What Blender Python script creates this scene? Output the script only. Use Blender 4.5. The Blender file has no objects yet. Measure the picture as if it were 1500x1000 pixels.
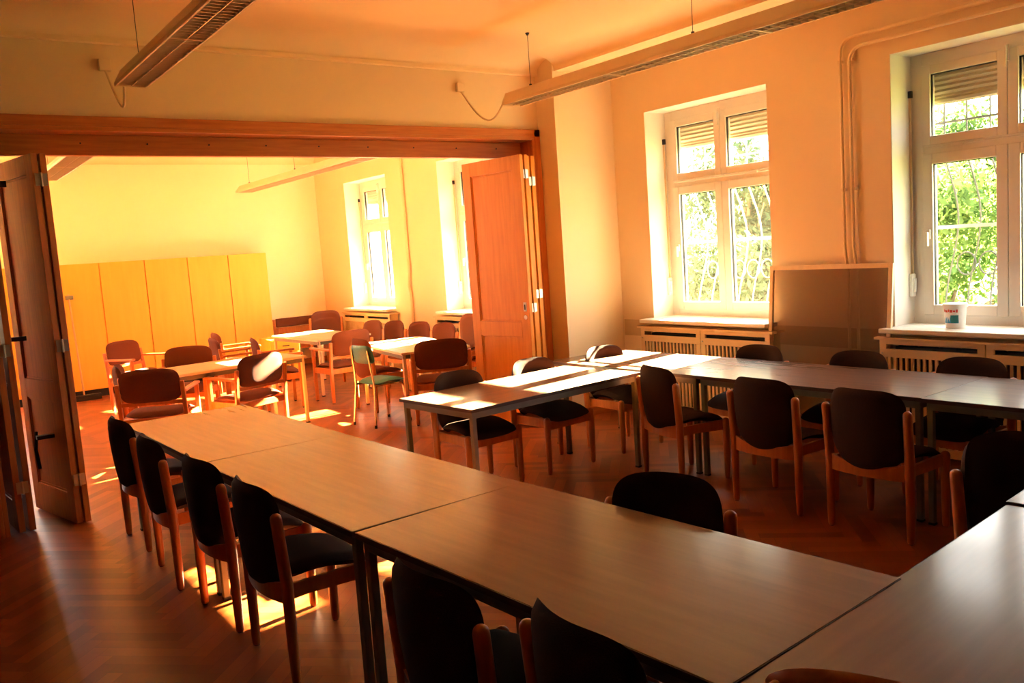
import bpy, bmesh, math, random
from mathutils import Vector, Matrix
S = bpy.context.scene
COL = S.collection
random.seed(4)

# ------------------------------------------------------------ camera, sky, sun, exposure
cam_data = bpy.data.cameras.new('camera')
cam = bpy.data.objects.new('camera', cam_data); COL.objects.link(cam)
cam_data.sensor_width = 36.0
cam_data.lens = 36.0 * 1250.0 / 1500.0
cam_data.clip_start = 0.05
_R = Vector((0.8063, -0.5875, -0.0687)); _F = Vector((0.5791, 0.8079, -0.1093))
_F.normalize(); _R = (_R - _F * _R.dot(_F)).normalized(); _U = _R.cross(_F)
cam.matrix_world = Matrix(((_R.x, _U.x, -_F.x, 0), (_R.y, _U.y, -_F.y, 0), (_R.z, _U.z, -_F.z, 1.70), (0, 0, 0, 1)))
S.camera = cam

W = bpy.data.worlds.new('sky'); S.world = W; W.use_nodes = True
bg = W.node_tree.nodes['Background']
bg.inputs['Color'].default_value = (1.0, 0.97, 0.92, 1); bg.inputs['Strength'].default_value = 8.5

sun = bpy.data.lights.new('sun', 'SUN'); sun.energy = 430; sun.color = (1.0, 0.77, 0.47); sun.angle = 0.012
sun_o = bpy.data.objects.new('sun', sun); COL.objects.link(sun_o)
SUN_TO = Vector((1.0, 0.155, 0.49)).normalized()
sun_o.rotation_euler = SUN_TO.to_track_quat('Z', 'Y').to_euler(); sun_o.location = (20, 5, 12)

vs = S.view_settings
vs.view_transform = 'Standard'; vs.look = 'None'; vs.gamma = 1.0; vs.use_curve_mapping = False
vs.exposure = 0.95
cy = S.cycles
cy.use_denoising = True; cy.max_bounces = 10; cy.diffuse_bounces = 6; cy.glossy_bounces = 4
cy.transparent_max_bounces = 16; cy.caustics_reflective = False; cy.caustics_refractive = False
cy.sample_clamp_indirect = 12.0

# ------------------------------------------------------------ materials
def mat(name, col, rough=0.6, metal=0.0, spec=0.5):
    m = bpy.data.materials.new(name); m.use_nodes = True
    b = m.node_tree.nodes['Principled BSDF']
    b.inputs['Base Color'].default_value = (*col, 1); b.inputs['Roughness'].default_value = rough
    b.inputs['Metallic'].default_value = metal; b.inputs['Specular IOR Level'].default_value = spec
    return m
def noisy(m, c1, c2, scale=(5, 5, 5), nscale=4.0, detail=4, bump=0.0, lo=0.3, hi=0.7, rough=None):
    nt = m.node_tree; N = nt.nodes; L = nt.links; b = N['Principled BSDF']
    tc = N.new('ShaderNodeTexCoord'); mp = N.new('ShaderNodeMapping'); mp.inputs['Scale'].default_value = scale
    nz = N.new('ShaderNodeTexNoise'); nz.inputs['Scale'].default_value = nscale; nz.inputs['Detail'].default_value = detail
    cr = N.new('ShaderNodeValToRGB'); cr.color_ramp.elements[0].position = lo; cr.color_ramp.elements[1].position = hi
    cr.color_ramp.elements[0].color = (*c1, 1); cr.color_ramp.elements[1].color = (*c2, 1)
    L.new(tc.outputs['Object'], mp.inputs['Vector']); L.new(mp.outputs['Vector'], nz.inputs['Vector'])
    L.new(nz.outputs['Fac'], cr.inputs['Fac']); L.new(cr.outputs['Color'], b.inputs['Base Color'])
    if bump:
        bp = N.new('ShaderNodeBump'); bp.inputs['Strength'].default_value = bump; bp.inputs['Distance'].default_value = 0.004
        L.new(nz.outputs['Fac'], bp.inputs['Height']); L.new(bp.outputs['Normal'], b.inputs['Normal'])
    if rough:
        mr = N.new('ShaderNodeMapRange'); mr.inputs['To Min'].default_value = rough[0]; mr.inputs['To Max'].default_value = rough[1]
        L.new(nz.outputs['Fac'], mr.inputs['Value']); L.new(mr.outputs['Result'], b.inputs['Roughness'])
    return m
M = {}
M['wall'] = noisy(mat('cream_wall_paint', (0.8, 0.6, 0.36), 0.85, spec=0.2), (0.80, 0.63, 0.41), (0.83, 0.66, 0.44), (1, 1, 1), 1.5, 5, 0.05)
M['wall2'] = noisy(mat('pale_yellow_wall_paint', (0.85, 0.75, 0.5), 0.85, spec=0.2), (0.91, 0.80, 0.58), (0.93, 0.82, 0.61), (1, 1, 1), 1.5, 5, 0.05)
M['ceil'] = noisy(mat('ceiling_paint', (0.8, 0.6, 0.36), 0.9, spec=0.1), (0.88, 0.68, 0.43), (0.91, 0.71, 0.46), (1, 1, 1), 1.0, 4, 0.03)
M['reveal'] = noisy(mat('white_reveal_paint', (0.8, 0.78, 0.72), 0.8, spec=0.2), (0.78, 0.74, 0.67), (0.83, 0.79, 0.72), (1, 1, 1), 2.0, 4, 0.03)
M['dado'] = noisy(mat('dado_paint', (0.5, 0.38, 0.25), 0.7, spec=0.2), (0.52, 0.37, 0.21), (0.56, 0.40, 0.23), (1, 1, 1), 2.0, 4)
M['casing'] = noisy(mat('red_brown_casing_wood', (0.35, 0.1, 0.03), 0.4), (0.40, 0.115, 0.024), (0.54, 0.18, 0.038), (1, 14, 14), 3.0, 5)
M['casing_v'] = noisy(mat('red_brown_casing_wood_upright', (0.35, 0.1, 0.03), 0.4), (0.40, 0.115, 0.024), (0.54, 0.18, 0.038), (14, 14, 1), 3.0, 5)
M['dimming'] = noisy(mat('dark_room_dimming_finish', (0.1, 0.05, 0.03), 0.5), (0.07, 0.028, 0.012), (0.11, 0.045, 0.02), (8, 8, 1), 3.0, 5)  # dark finish for unseen surfaces, chosen to cut bounced light
M['door'] = noisy(mat('varnished_door_wood', (0.6, 0.25, 0.06), 0.45, spec=0.25), (0.64, 0.23, 0.03), (0.74, 0.30, 0.042), (12, 12, 0.9), 3.0, 6)
M['dooredge'] = noisy(mat('pale_door_edge_wood', (0.6, 0.4, 0.2), 0.5), (0.50, 0.28, 0.12), (0.62, 0.38, 0.18), (12, 12, 1), 3.0, 6)
M['chairwood'] = noisy(mat('beech_chair_wood', (0.6, 0.28, 0.08), 0.32), (0.40, 0.115, 0.024), (0.52, 0.17, 0.038), (9, 9, 1.2), 4.0, 4)
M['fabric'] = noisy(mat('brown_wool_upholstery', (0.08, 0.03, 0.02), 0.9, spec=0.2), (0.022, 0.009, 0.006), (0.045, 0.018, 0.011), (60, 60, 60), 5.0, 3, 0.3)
M['rustlitfab'] = noisy(mat('rust_and_lit_brown_wool', (0.14, 0.04, 0.02), 0.9, spec=0.2), (0.10, 0.027, 0.013), (0.15, 0.045, 0.023), (60, 60, 60), 5.0, 3, 0.3)  # armchair and bench colour; far side chairs use it to look sunlit
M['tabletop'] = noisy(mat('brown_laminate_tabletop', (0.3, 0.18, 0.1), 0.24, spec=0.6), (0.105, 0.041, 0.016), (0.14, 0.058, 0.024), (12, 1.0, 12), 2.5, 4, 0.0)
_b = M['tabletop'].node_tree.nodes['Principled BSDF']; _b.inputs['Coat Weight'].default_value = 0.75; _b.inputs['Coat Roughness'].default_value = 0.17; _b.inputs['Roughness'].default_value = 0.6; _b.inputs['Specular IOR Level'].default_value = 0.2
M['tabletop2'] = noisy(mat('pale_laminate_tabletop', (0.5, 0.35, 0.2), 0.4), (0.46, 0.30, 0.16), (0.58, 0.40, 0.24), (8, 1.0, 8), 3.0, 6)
M['edge'] = mat('dark_table_edging', (0.05, 0.025, 0.014), 0.5)
M['steel'] = noisy(mat('grey_green_painted_steel', (0.14, 0.14, 0.11), 0.42), (0.13, 0.13, 0.10), (0.17, 0.165, 0.13), (4, 4, 4), 3.0, 3)
M['chrome'] = mat('chromed_tube', (0.75, 0.70, 0.6), 0.2, 1.0)
M['rubber'] = mat('black_rubber', (0.02, 0.02, 0.02), 0.7)
M['brass'] = mat('brushed_hinge_metal', (0.65, 0.60, 0.5), 0.35, 1.0)
M['darkmetal'] = mat('dark_latch_metal', (0.03, 0.03, 0.04), 0.4, 0.6)
M['cabinet'] = noisy(mat('yellow_laminate', (0.8, 0.45, 0.12), 0.5), (0.90, 0.41, 0.045), (0.94, 0.46, 0.06), (6, 6, 0.6), 2.0, 5)
M['black'] = mat('black_plinth', (0.012, 0.010, 0.010), 0.6)
M['white'] = noisy(mat('white_lacquer', (0.8, 0.78, 0.72), 0.4), (0.76, 0.72, 0.64), (0.82, 0.78, 0.70), (2, 2, 2), 2.0, 3)
M['upvc'] = noisy(mat('window_frame_paint', (0.8, 0.76, 0.7), 0.35), (0.76, 0.70, 0.62), (0.81, 0.75, 0.67), (3, 3, 3), 2.0, 3)
M['gasket'] = mat('black_gasket', (0.02, 0.02, 0.02), 0.6)
M['cover'] = noisy(mat('cream_radiator_cover', (0.7, 0.5, 0.25), 0.5), (0.70, 0.50, 0.26), (0.76, 0.55, 0.30), (3, 3, 3), 2.0, 3)
M['shutter'] = mat('roller_shutter_slats', (0.62, 0.52, 0.38), 0.6)
M['lampbody'] = noisy(mat('cream_lamp_metal', (0.78, 0.62, 0.4), 0.45), (0.76, 0.58, 0.36), (0.80, 0.62, 0.40), (3, 3, 3), 2.0, 3)
M['louver'] = mat('aluminium_louver', (0.62, 0.50, 0.36), 0.35, 0.7)
M['teal'] = noisy(mat('teal_vinyl', (0.05, 0.12, 0.12), 0.45), (0.025, 0.20, 0.25), (0.035, 0.25, 0.30), (20, 20, 20), 3.0, 3)
M['plastic'] = mat('white_plastic', (0.82, 0.82, 0.80), 0.35)
M['blue'] = mat('blue_label_ink', (0.04, 0.30, 0.55), 0.5)
M['tealink'] = mat('teal_label_ink', (0.02, 0.22, 0.24), 0.5)
M['red'] = mat('red_label_ink', (0.65, 0.06, 0.04), 0.5)
M['cable'] = mat('ivory_cable', (0.72, 0.55, 0.34), 0.5)
M['iron'] = mat('grey_iron_grille', (0.09, 0.085, 0.09), 0.6)
M['ironwhite'] = mat('pale_iron_rail', (0.7, 0.7, 0.66), 0.5)
M['bark'] = noisy(mat('bark', (0.1, 0.07, 0.05), 0.9), (0.07, 0.05, 0.035), (0.14, 0.10, 0.07), (6, 6, 2), 4.0, 4)
M['lawn'] = noisy(mat('garden_ground', (0.12, 0.16, 0.05), 0.95), (0.10, 0.13, 0.04), (0.18, 0.2, 0.07), (1, 1, 1), 3.0, 4)
M['house'] = noisy(mat('yellow_plaster', (0.8, 0.55, 0.2), 0.9), (0.72, 0.55, 0.28), (0.76, 0.59, 0.31), (1, 1, 1), 1.0, 4)
M['yard'] = noisy(mat('yard_paving', (0.5, 0.4, 0.25), 0.9), (0.48, 0.36, 0.2), (0.55, 0.42, 0.26), (1, 1, 1), 2.0, 4)
M['panelframe'] = noisy(mat('pale_pine_frame', (0.72, 0.5, 0.28), 0.5), (0.78, 0.60, 0.38), (0.84, 0.66, 0.44), (8, 8, 1), 3.0, 3)

def glass_mat(name, tint, refl, body=0.0, bodycol=(0.5, 0.4, 0.3)):
    m = bpy.data.materials.new(name); m.use_nodes = True; nt = m.node_tree; N = nt.nodes; L = nt.links
    N.remove(N['Principled BSDF']); out = N['Material Output']
    tr = N.new('ShaderNodeBsdfTransparent'); tr.inputs['Color'].default_value = (*tint, 1)
    gl = N.new('ShaderNodeBsdfGlossy'); gl.inputs['Roughness'].default_value = 0.25 if body > .15 else 0.03
    lw = N.new('ShaderNodeLayerWeight'); lw.inputs['Blend'].default_value = 0.5
    pw = N.new('ShaderNodeMath'); pw.operation = 'POWER'; pw.inputs[1].default_value = 4.0; L.new(lw.outputs['Facing'], pw.inputs[0])
    fr = N.new('ShaderNodeMath'); fr.operation = 'MULTIPLY_ADD'; fr.inputs[1].default_value = 0.6 if body < .15 else 0.12; fr.inputs[2].default_value = refl; L.new(pw.outputs[0], fr.inputs[0])
    mx = N.new('ShaderNodeMixShader'); L.new(fr.outputs[0], mx.inputs[0]); L.new(tr.outputs[0], mx.inputs[1]); L.new(gl.outputs[0], mx.inputs[2])
    last = mx
    if body:
        df = N.new('ShaderNodeBsdfDiffuse'); df.inputs['Color'].default_value = (*bodycol, 1)
        m2 = N.new('ShaderNodeMixShader'); m2.inputs[0].default_value = body
        L.new(mx.outputs[0], m2.inputs[1]); L.new(df.outputs[0], m2.inputs[2]); last = m2
    L.new(last.outputs[0], out.inputs['Surface']); return m
M['glass'] = glass_mat('window_glass', (0.97, 0.98, 0.97), 0.03)
M['milkypane'] = glass_mat('milky_window_glass', (0.93, 0.95, 0.92), 0.03, 0.03, (0.85, 0.85, 0.78))  # pale diffuse share gives these panes a milky look
M['acrylic'] = glass_mat('smoky_acrylic', (0.78, 0.70, 0.62), 0.01, 0.22, (0.34, 0.26, 0.19))

def leaf_mat(name, col, tcol):
    m = bpy.data.materials.new(name); m.use_nodes = True; nt = m.node_tree; N = nt.nodes; L = nt.links
    N.remove(N['Principled BSDF']); out = N['Material Output']
    df = N.new('ShaderNodeBsdfDiffuse'); tl = N.new('ShaderNodeBsdfTranslucent'); mx = N.new('ShaderNodeMixShader'); mx.inputs[0].default_value = 0.5
    tc = N.new('ShaderNodeTexCoord'); nz = N.new('ShaderNodeTexNoise'); nz.inputs['Scale'].default_value = 3.0
    L.new(tc.outputs['Object'], nz.inputs['Vector'])
    for node, c in ((df, col), (tl, tcol)):
        cr = N.new('ShaderNodeValToRGB'); cr.color_ramp.elements[0].position = 0.35; cr.color_ramp.elements[1].position = 0.65
        cr.color_ramp.elements[0].color = (c[0] * .55, c[1] * .7, c[2] * .8, 1); cr.color_ramp.elements[1].color = (*c, 1)
        L.new(nz.outputs['Fac'], cr.inputs['Fac']); L.new(cr.outputs['Color'], node.inputs['Color'])
    L.new(df.outputs[0], mx.inputs[1]); L.new(tl.outputs[0], mx.inputs[2]); L.new(mx.outputs[0], out.inputs['Surface']); return m
M['leaf'] = leaf_mat('sunlit_leaves', (0.07, 0.12, 0.045), (0.085, 0.135, 0.030))
M['leaf2'] = leaf_mat('hedge_leaves', (0.07, 0.105, 0.065), (0.055, 0.085, 0.045))

# floor with a random tint per plank
def floor_mat():
    m = mat('herringbone_parquet', (0.4, 0.15, 0.05), 0.3, spec=0.42); nt = m.node_tree; N = nt.nodes; L = nt.links; b = N['Principled BSDF']
    at = N.new('ShaderNodeAttribute'); at.attribute_name = 'plank'
    tc = N.new('ShaderNodeTexCoord'); nz = N.new('ShaderNodeTexNoise'); nz.inputs['Scale'].default_value = 9.0; nz.inputs['Detail'].default_value = 8
    n2 = N.new('ShaderNodeTexNoise'); n2.inputs['Scale'].default_value = 0.9; n2.inputs['Detail'].default_value = 4
    L.new(tc.outputs['Object'], nz.inputs['Vector']); L.new(tc.outputs['Object'], n2.inputs['Vector'])
    a = N.new('ShaderNodeMath'); a.operation = 'MULTIPLY_ADD'; a.inputs[1].default_value = 0.45; L.new(nz.outputs['Fac'], a.inputs[0]); L.new(at.outputs['Fac'], a.inputs[2])
    cr = N.new('ShaderNodeValToRGB'); cr.color_ramp.elements[0].position = 0.1; cr.color_ramp.elements[1].position = 1.2
    cr.color_ramp.elements[0].color = (0.12, 0.023, 0.005, 1); cr.color_ramp.elements[1].color = (0.29, 0.072, 0.014, 1)
    L.new(a.outputs[0], cr.inputs['Fac']); L.new(cr.outputs['Color'], b.inputs['Base Color'])
    mr = N.new('ShaderNodeMapRange'); mr.inputs['To Min'].default_value = 0.24; mr.inputs['To Max'].default_value = 0.46
    L.new(n2.outputs['Fac'], mr.inputs['Value']); L.new(mr.outputs['Result'], b.inputs['Roughness'])
    return m
M['floor'] = floor_mat()

# ------------------------------------------------------------ mesh helpers
class MB:
    def __init__(s): s.v = []; s.f = []
    def add(s, vs, fs):
        o = len(s.v); s.v += [tuple(v) for v in vs]; s.f += [tuple(i + o for i in f) for f in fs]; return s
    def box(s, x0, x1, y0, y1, z0, z1, mtx=None):
        vs = [Vector((x, y, z)) for x in (x0, x1) for y in (y0, y1) for z in (z0, z1)]
        if mtx: vs = [mtx @ v for v in vs]
        return s.add(vs, [(0, 1, 3, 2), (4, 6, 7, 5), (0, 4, 5, 1), (2, 3, 7, 6), (0, 2, 6, 4), (1, 5, 7, 3)])
    def tube(s, pts, r, n=10, dome=False):
        pts = [Vector(p) for p in pts]; rs = list(r) if isinstance(r, (list, tuple)) else [r] * len(pts)
        if dome:
            for end in (0, -1):
                p = pts[end]; q = pts[1] if end == 0 else pts[-2]; d = (p - q).normalized(); rr = rs[end]
                for k in (0.5, 0.85, 1.0):
                    np_ = p + d * rr * k; nr = rr * math.sqrt(max(0.0, 1 - k * k)) + 0.0004
                    if end == 0: pts.insert(0, np_); rs.insert(0, nr)
                    else: pts.append(np_); rs.append(nr)
        up = Vector((0.31, 0.17, 0.93)); o = len(s.v); prev = None
        for i, p in enumerate(pts):
            t = (pts[min(i + 1, len(pts) - 1)] - pts[max(i - 1, 0)]).normalized()
            if prev is None:
                a = t.cross(up if abs(t.dot(up)) < 0.95 else Vector((1, 0, 0))).normalized()
            else:
                a = (prev - t * prev.dot(t)).normalized()
            prev = a; b = t.cross(a)
            for k in range(n):
                w = 2 * math.pi * k / n
                s.v.append(tuple(p + (a * math.cos(w) + b * math.sin(w)) * rs[i]))
        for i in range(len(pts) - 1):
            for k in range(n):
                k2 = (k + 1) % n
                s.f.append((o + i * n + k, o + i * n + k2, o + (i + 1) * n + k2, o + (i + 1) * n + k))
        s.f.append(tuple(o + k for k in range(n))[::-1]); s.f.append(tuple(o + (len(pts) - 1) * n + k for k in range(n)))
        return s
    def prism(s, poly, a0, a1, axis='y'):
        n = len(poly)
        def P(p, a):
            return {'y': (p[0], a, p[1]), 'x': (a, p[0], p[1]), 'z': (p[0], p[1], a)}[axis]
        return s.add([P(p, a0) for p in poly] + [P(p, a1) for p in poly],
                     [tuple(range(n))[::-1], tuple(range(n, 2 * n))] + [(i, (i + 1) % n, (i + 1) % n + n, i + n) for i in range(n)])
    def pad(s, fn, nu=18, nv=14, thick=0.035, c=5.0, p=8.0):
        """closed cushion: fn(a,b)->(centre, normal) on a rounded square."""
        o = len(s.v); idx = {}
        def vert(i, j, side):
            u = -1 + 2 * i / nu; v = -1 + 2 * j / nv
            e = (i in (0, nu) or j in (0, nv)); key = (i, j, 0 if e else side)
            if key not in idx:
                m_ = max(abs(u), abs(v)); k_ = m_ / (abs(u) ** c + abs(v) ** c) ** (1 / c) if m_ > 0 else 0
                a, b = u * k_, v * k_
                t = 0.5 * thick * math.sqrt(max(0.0, (1 - abs(u) ** p) * (1 - abs(v) ** p)))
                P, nrm = fn(a, b); q = P + nrm * (t * side if not e else 0)
                idx[key] = len(s.v); s.v.append(tuple(q))
            return idx[key]
        for i in range(nu):
            for j in range(nv):
                s.f.append((vert(i, j, 1), vert(i + 1, j, 1), vert(i + 1, j + 1, 1), vert(i, j + 1, 1)))
                s.f.append((vert(i, j + 1, -1), vert(i + 1, j + 1, -1), vert(i + 1, j, -1), vert(i, j, -1)))
        return s
    def build(s, name, m, parent=None, smooth=False, bevel=0.0, angle=35):
        me = bpy.data.meshes.new(name); me.from_pydata(s.v, [], s.f); me.update()
        bm = bmesh.new(); bm.from_mesh(me); bmesh.ops.recalc_face_normals(bm, faces=bm.faces); bm.to_mesh(me); bm.free()
        me.materials.append(m)
        ob = bpy.data.objects.new(name, me); COL.objects.link(ob)
        if parent: ob.parent = parent
        if smooth:
            me.polygons.foreach_set('use_smooth', [True] * len(me.polygons))
            me.set_sharp_from_angle(angle=math.radians(angle))
        if bevel:
            bv = ob.modifiers.new('bevel', 'BEVEL'); bv.width = bevel; bv.segments = 2; bv.limit_method = 'ANGLE'
        return ob
def thing(name, label, cat, loc=(0, 0, 0), rz=0.0, group=None):
    o = bpy.data.objects.new(name, None); COL.objects.link(o); o.empty_display_size = 0.1
    o.location = loc; o.rotation_euler = (0, 0, math.radians(rz)); o['label'] = label; o['category'] = cat
    if group: o['group'] = group
    return o
def tag(o, label, cat, group=None, kind=None):
    o['label'] = label; o['category'] = cat
    if group: o['group'] = group
    if kind: o['kind'] = kind
    return o
def struct(o, label=None):
    o['kind'] = 'structure'
    if label: o['label'] = label
    return o
def dup(root, loc, rz, label, group=None, tilt=None):
    r = root.copy(); COL.objects.link(r); r.location = loc; r.rotation_euler = (0, 0, math.radians(rz)); r['label'] = label
    if group: r['group'] = group
    elif 'group' in r: del r['group']
    for ch in root.children:
        c = ch.copy(); COL.objects.link(c); c.parent = r
        for g in ch.children:
            d = g.copy(); COL.objects.link(d); d.parent = c
    return r

# ------------------------------------------------------------ room shell
XW, YP, YF, ZC = 5.93, 6.59, 13.62, 3.44
XL, YB, YP2 = -1.6, -1.7, 6.87
XL2 = -1.6
XO = 6.42
ZS, ZT = 0.895, 2.88

def herringbone():
    w, n = 0.075, 6; s = MB(); vals = []; ca = math.cos(math.radians(45)); cx, cyy = 2.2, 6.0
    R = 150
    def put(x0, x1, y0, y1):
        g = 0.011
        c = [((x0 + g) * w, (y0 + g) * w), ((x1 - g) * w, (y0 + g) * w), ((x1 - g) * w, (y1 - g) * w), ((x0 + g) * w, (y1 - g) * w)]
        q = [(cx + (a - b) * ca, cyy + (a + b) * ca) for a, b in c]
        mx = sum(a for a, b in q) / 4; my = sum(b for a, b in q) / 4
        if XL2 - .3 < mx < XW + .3 and YB - .3 < my < YF + .3:
            s.add([(a, b, 0.0) for a, b in q], [(0, 1, 2, 3)]); vals.append(random.random())
    for j in range(-R, R):
        for m_ in range(-14, 15):
            x0 = j + 2 * n * m_
            if abs(x0) > 200: continue
            put(x0, x0 + n, j, j + 1); put(x0 + n, x0 + n + 1, j - n + 1, j + 1)
    me = bpy.data.meshes.new('floor'); 
    base = len(s.v)
    s.add([(XL2 - .2, YB - .2, -.0012), (XW + .4, YB - .2, -.0012), (XW + .4, YF + .2, -.0012), (XL2 - .2, YF + .2, -.0012)], [(0, 1, 2, 3)]); vals.append(-1.2)
    s.box(XL2 - .2, XW + .4, YB - .2, YF + .2, -.2, -.0013); vals.extend([0] * 6)
    me.from_pydata(s.v, [], s.f); at = me.attributes.new('plank', 'FLOAT', 'FACE')
    at.data.foreach_set('value', vals)
    bm = bmesh.new(); bm.from_mesh(me)
    for co, no in (((XL2 - .2, 0, 0), (-1, 0, 0)), ((XW + .4, 0, 0), (1, 0, 0)), ((0, YB - .2, 0), (0, -1, 0)), ((0, YF + .2, 0), (0, 1, 0))):
        bmesh.ops.bisect_plane(bm, geom=bm.verts[:] + bm.edges[:] + bm.faces[:], plane_co=co, plane_no=no, clear_outer=True)
    bm.to_mesh(me); bm.free(); me.materials.append(M['floor'])
    o = bpy.data.objects.new('floor', me); COL.objects.link(o); return struct(o, 'orange brown herringbone parquet floor')
herringbone()

WIN = [(4.49, 5.89), (2.03, 3.43), (8.30, 9.70), (11.13, 12.53)]   # y ranges in the window wall
def window_wall():
    s = MB(); ys = sorted(WIN); prev = YB - .2
    for a, b in ys:
        s.box(XW, XO, prev, a, 0, ZC); s.box(XW, XO, a, b, 0, ZS); s.box(XW, XO, a, b, ZT, ZC); prev = b
    s.box(XW, XO, prev, YF + .2, 0, ZC)
    return struct(s.build('wall_right', M['wall']), 'cream window wall with deep window niches')
window_wall()
# painted linings of the niches (white paint)
def lining(a, b):
    s = MB(); t = 0.004
    s.box(XW + .002, XO - .02, b - t, b, ZS, ZT); s.box(XW + .002, XO - .02, a, a + t, ZS, ZT); s.box(XW + .002, XO - .02, a, b, ZT - t, ZT)
    return s
struct(MB().box(XL - .2, XL, YB - .2, YP, 0, ZC).build('wall_left', M['dimming']), 'unseen left wall coloured dark to dim the near room')  # out of view; dark finish added so the near room stays dim
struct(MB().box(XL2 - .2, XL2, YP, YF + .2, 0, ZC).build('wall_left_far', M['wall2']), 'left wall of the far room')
struct(MB().box(XL - .2, XO, YB - .2, YB, 0, ZC).build('wall_back', M['dimming']), 'wall behind the camera coloured dark to dim the near room')
FW = [(-.5, 1.12)]  # unseen opening added to let more light into the far room
s = MB(); prev = XL2 - .2
for a, b in FW:
    s.box(prev, a, YF, YF + .2, 0, ZC); s.box(a, b, YF, YF + .2, 0, .75); s.box(a, b, YF, YF + .2, 3.1, ZC); prev = b
s.box(prev, XO, YF, YF + .2, 0, ZC)
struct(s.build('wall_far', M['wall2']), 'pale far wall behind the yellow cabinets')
for k, (a, b) in enumerate(FW):
    r = struct(bpy.data.objects.new('window_%d' % (5 + k), None), 'unseen window added in the far wall to brighten the far room'); COL.objects.link(r)
    f = MB(); y0, y1 = YF + .07, YF + .14
    f.box(a, a + .07, y0, y1, .75, 3.1); f.box(b - .07, b, y0, y1, .75, 3.1); f.box(a + .07, b - .07, y0, y1, .75, .83); f.box(a + .07, b - .07, y0, y1, 3.02, 3.1)
    f.box((a + b) / 2 - .035, (a + b) / 2 + .035, y0, y1, .83, 3.02)
    f.build('frame', M['upvc'], r); MB().box(a + .07, b - .07, YF + .10, YF + .106, .83, 3.02).build('pane', M['glass'], r)
OX0, OX1, OZ = 0.42, 5.12, 2.73      # opening in the partition
s = MB(); s.box(XL2 - .2, OX0, YP, YP2, 0, ZC); s.box(OX1, XW, YP, YP2, 0, ZC); s.box(OX0, OX1, YP, YP2, OZ, ZC)
struct(s.build('wall_partition', M['wall']), 'cream partition wall around the wide opening')
s = MB(); s.box(5.20, XW, 6.32, YP, 0, ZC)
struct(s.build('wall_pier', M['wall']), 'pale pier in the corner beside the opening')
struct(MB().box(XL2 - .2, XO, YB - .2, YF + .2, ZC, ZC + .15).build('ceiling', M['ceil']), 'cream plaster ceiling')
# dropped strip along the windows with coved edge, and cove along the partition
def cove(pts_a, name, label, axis, a0, a1):
    o = MB().prism(pts_a, a0, a1, axis).build(name, M['ceil'], smooth=True, angle=30); return struct(o, label)
def arc(px, pz, dx, dz, n=10):   # concave quarter from (px,pz) to (px+dx,pz+dz)
    return [(px + dx * (1 - math.cos(math.pi / 2 * k / n)), pz + dz * math.sin(math.pi / 2 * k / n)) for k in range(n + 1)]
cz = 3.30
cove([(YP, cz), (YP - .05, cz), (YP - .05, cz + .03)] + arc(YP - .04, cz + .02, -.28, ZC - cz - .02) + [(YP, ZC)], 'trim_1', 'plaster cove above the opening', 'x', XL, 5.30)
cove([(5.93, cz), (5.22, cz), (5.22, cz + .02)] + arc(5.22, cz + .02, -.28, ZC - cz - .02) + [(5.93, ZC)], 'trim_2', 'dropped plaster strip along the windows', 'y', YB, 6.32)
cove([(YF, cz), (YF - .035, cz), (YF - .035, cz + .02)] + arc(YF - .04, cz + .02, -.28, ZC - cz - .02) + [(YF, ZC)], 'trim_3', 'plaster cove of the far room', 'x', XL2, XW)
struct(MB().box(XL, .40, 7.38, 7.48, 0, ZC).build('wall_blocker', M['dimming']), 'unseen dark blocker added to shade the left door leaves')  # added out of view to block light from the left leaves
# dado band
s = MB()
for a, b in ((5.89, 6.32), (3.43, 4.49), (-1.6, 2.03)): s.box(XW - .003, XW, a + .02, b - .02, 0.745, 0.905)
for o_ in [s.build('trim_4', M['dado'])]: struct(o_, 'duller dado band painted between the windows')
s = MB(); s.box(5.20, XW, 6.30, 6.32, 0, .09); s.box(XW - .018, XW, YB, 6.30, 0, .09)
struct(s.build('baseboard_right', M['casing'], bevel=.003))
s = MB(); s.box(XL2, XW, YF - .018, YF, 0, .09); struct(s.build('baseboard_far', M['casing']))

# opening casing
s = MB(); s.box(OX0 - .07, OX1 + .07, YP - .04, YP, OZ, OZ + .07); s.box(OX0, OX1, YP - .04, YP2 + .02, OZ - .03, OZ)
s.box(OX0, OX1, 6.74, 6.80, 2.555, OZ - .03)
lint = struct(s.build('trim_5', M['casing'], bevel=.004), 'reddish wooden lintel casing of the wide opening')
for k in range(9):
    x = 1.2 + k * .45
    MB().tube([(x, 6.745, 2.64), (x, 6.733, 2.64)], .006, 8).build('screw', M['darkmetal'], lint, smooth=True)
s = MB(); s.box(OX1, OX1 + .07, YP - .04, YP, 0, OZ + .07); s.box(OX1 - .03, OX1, YP - .04, YP2 + .02, 0, OZ - .03)
struct(s.build('trim_6', M['casing_v'], bevel=.004), 'reddish wooden jamb on the right of the opening')
s = MB(); s.box(OX0 - .09, OX0, YP - .04, YP, 0, OZ + .07); s.box(OX0, OX0 + .03, YP - .04, YP2 + .02, 0, OZ - .03)
struct(s.build('trim_7', M['casing_v'], bevel=.004), 'reddish wooden jamb on the left of the opening')

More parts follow.
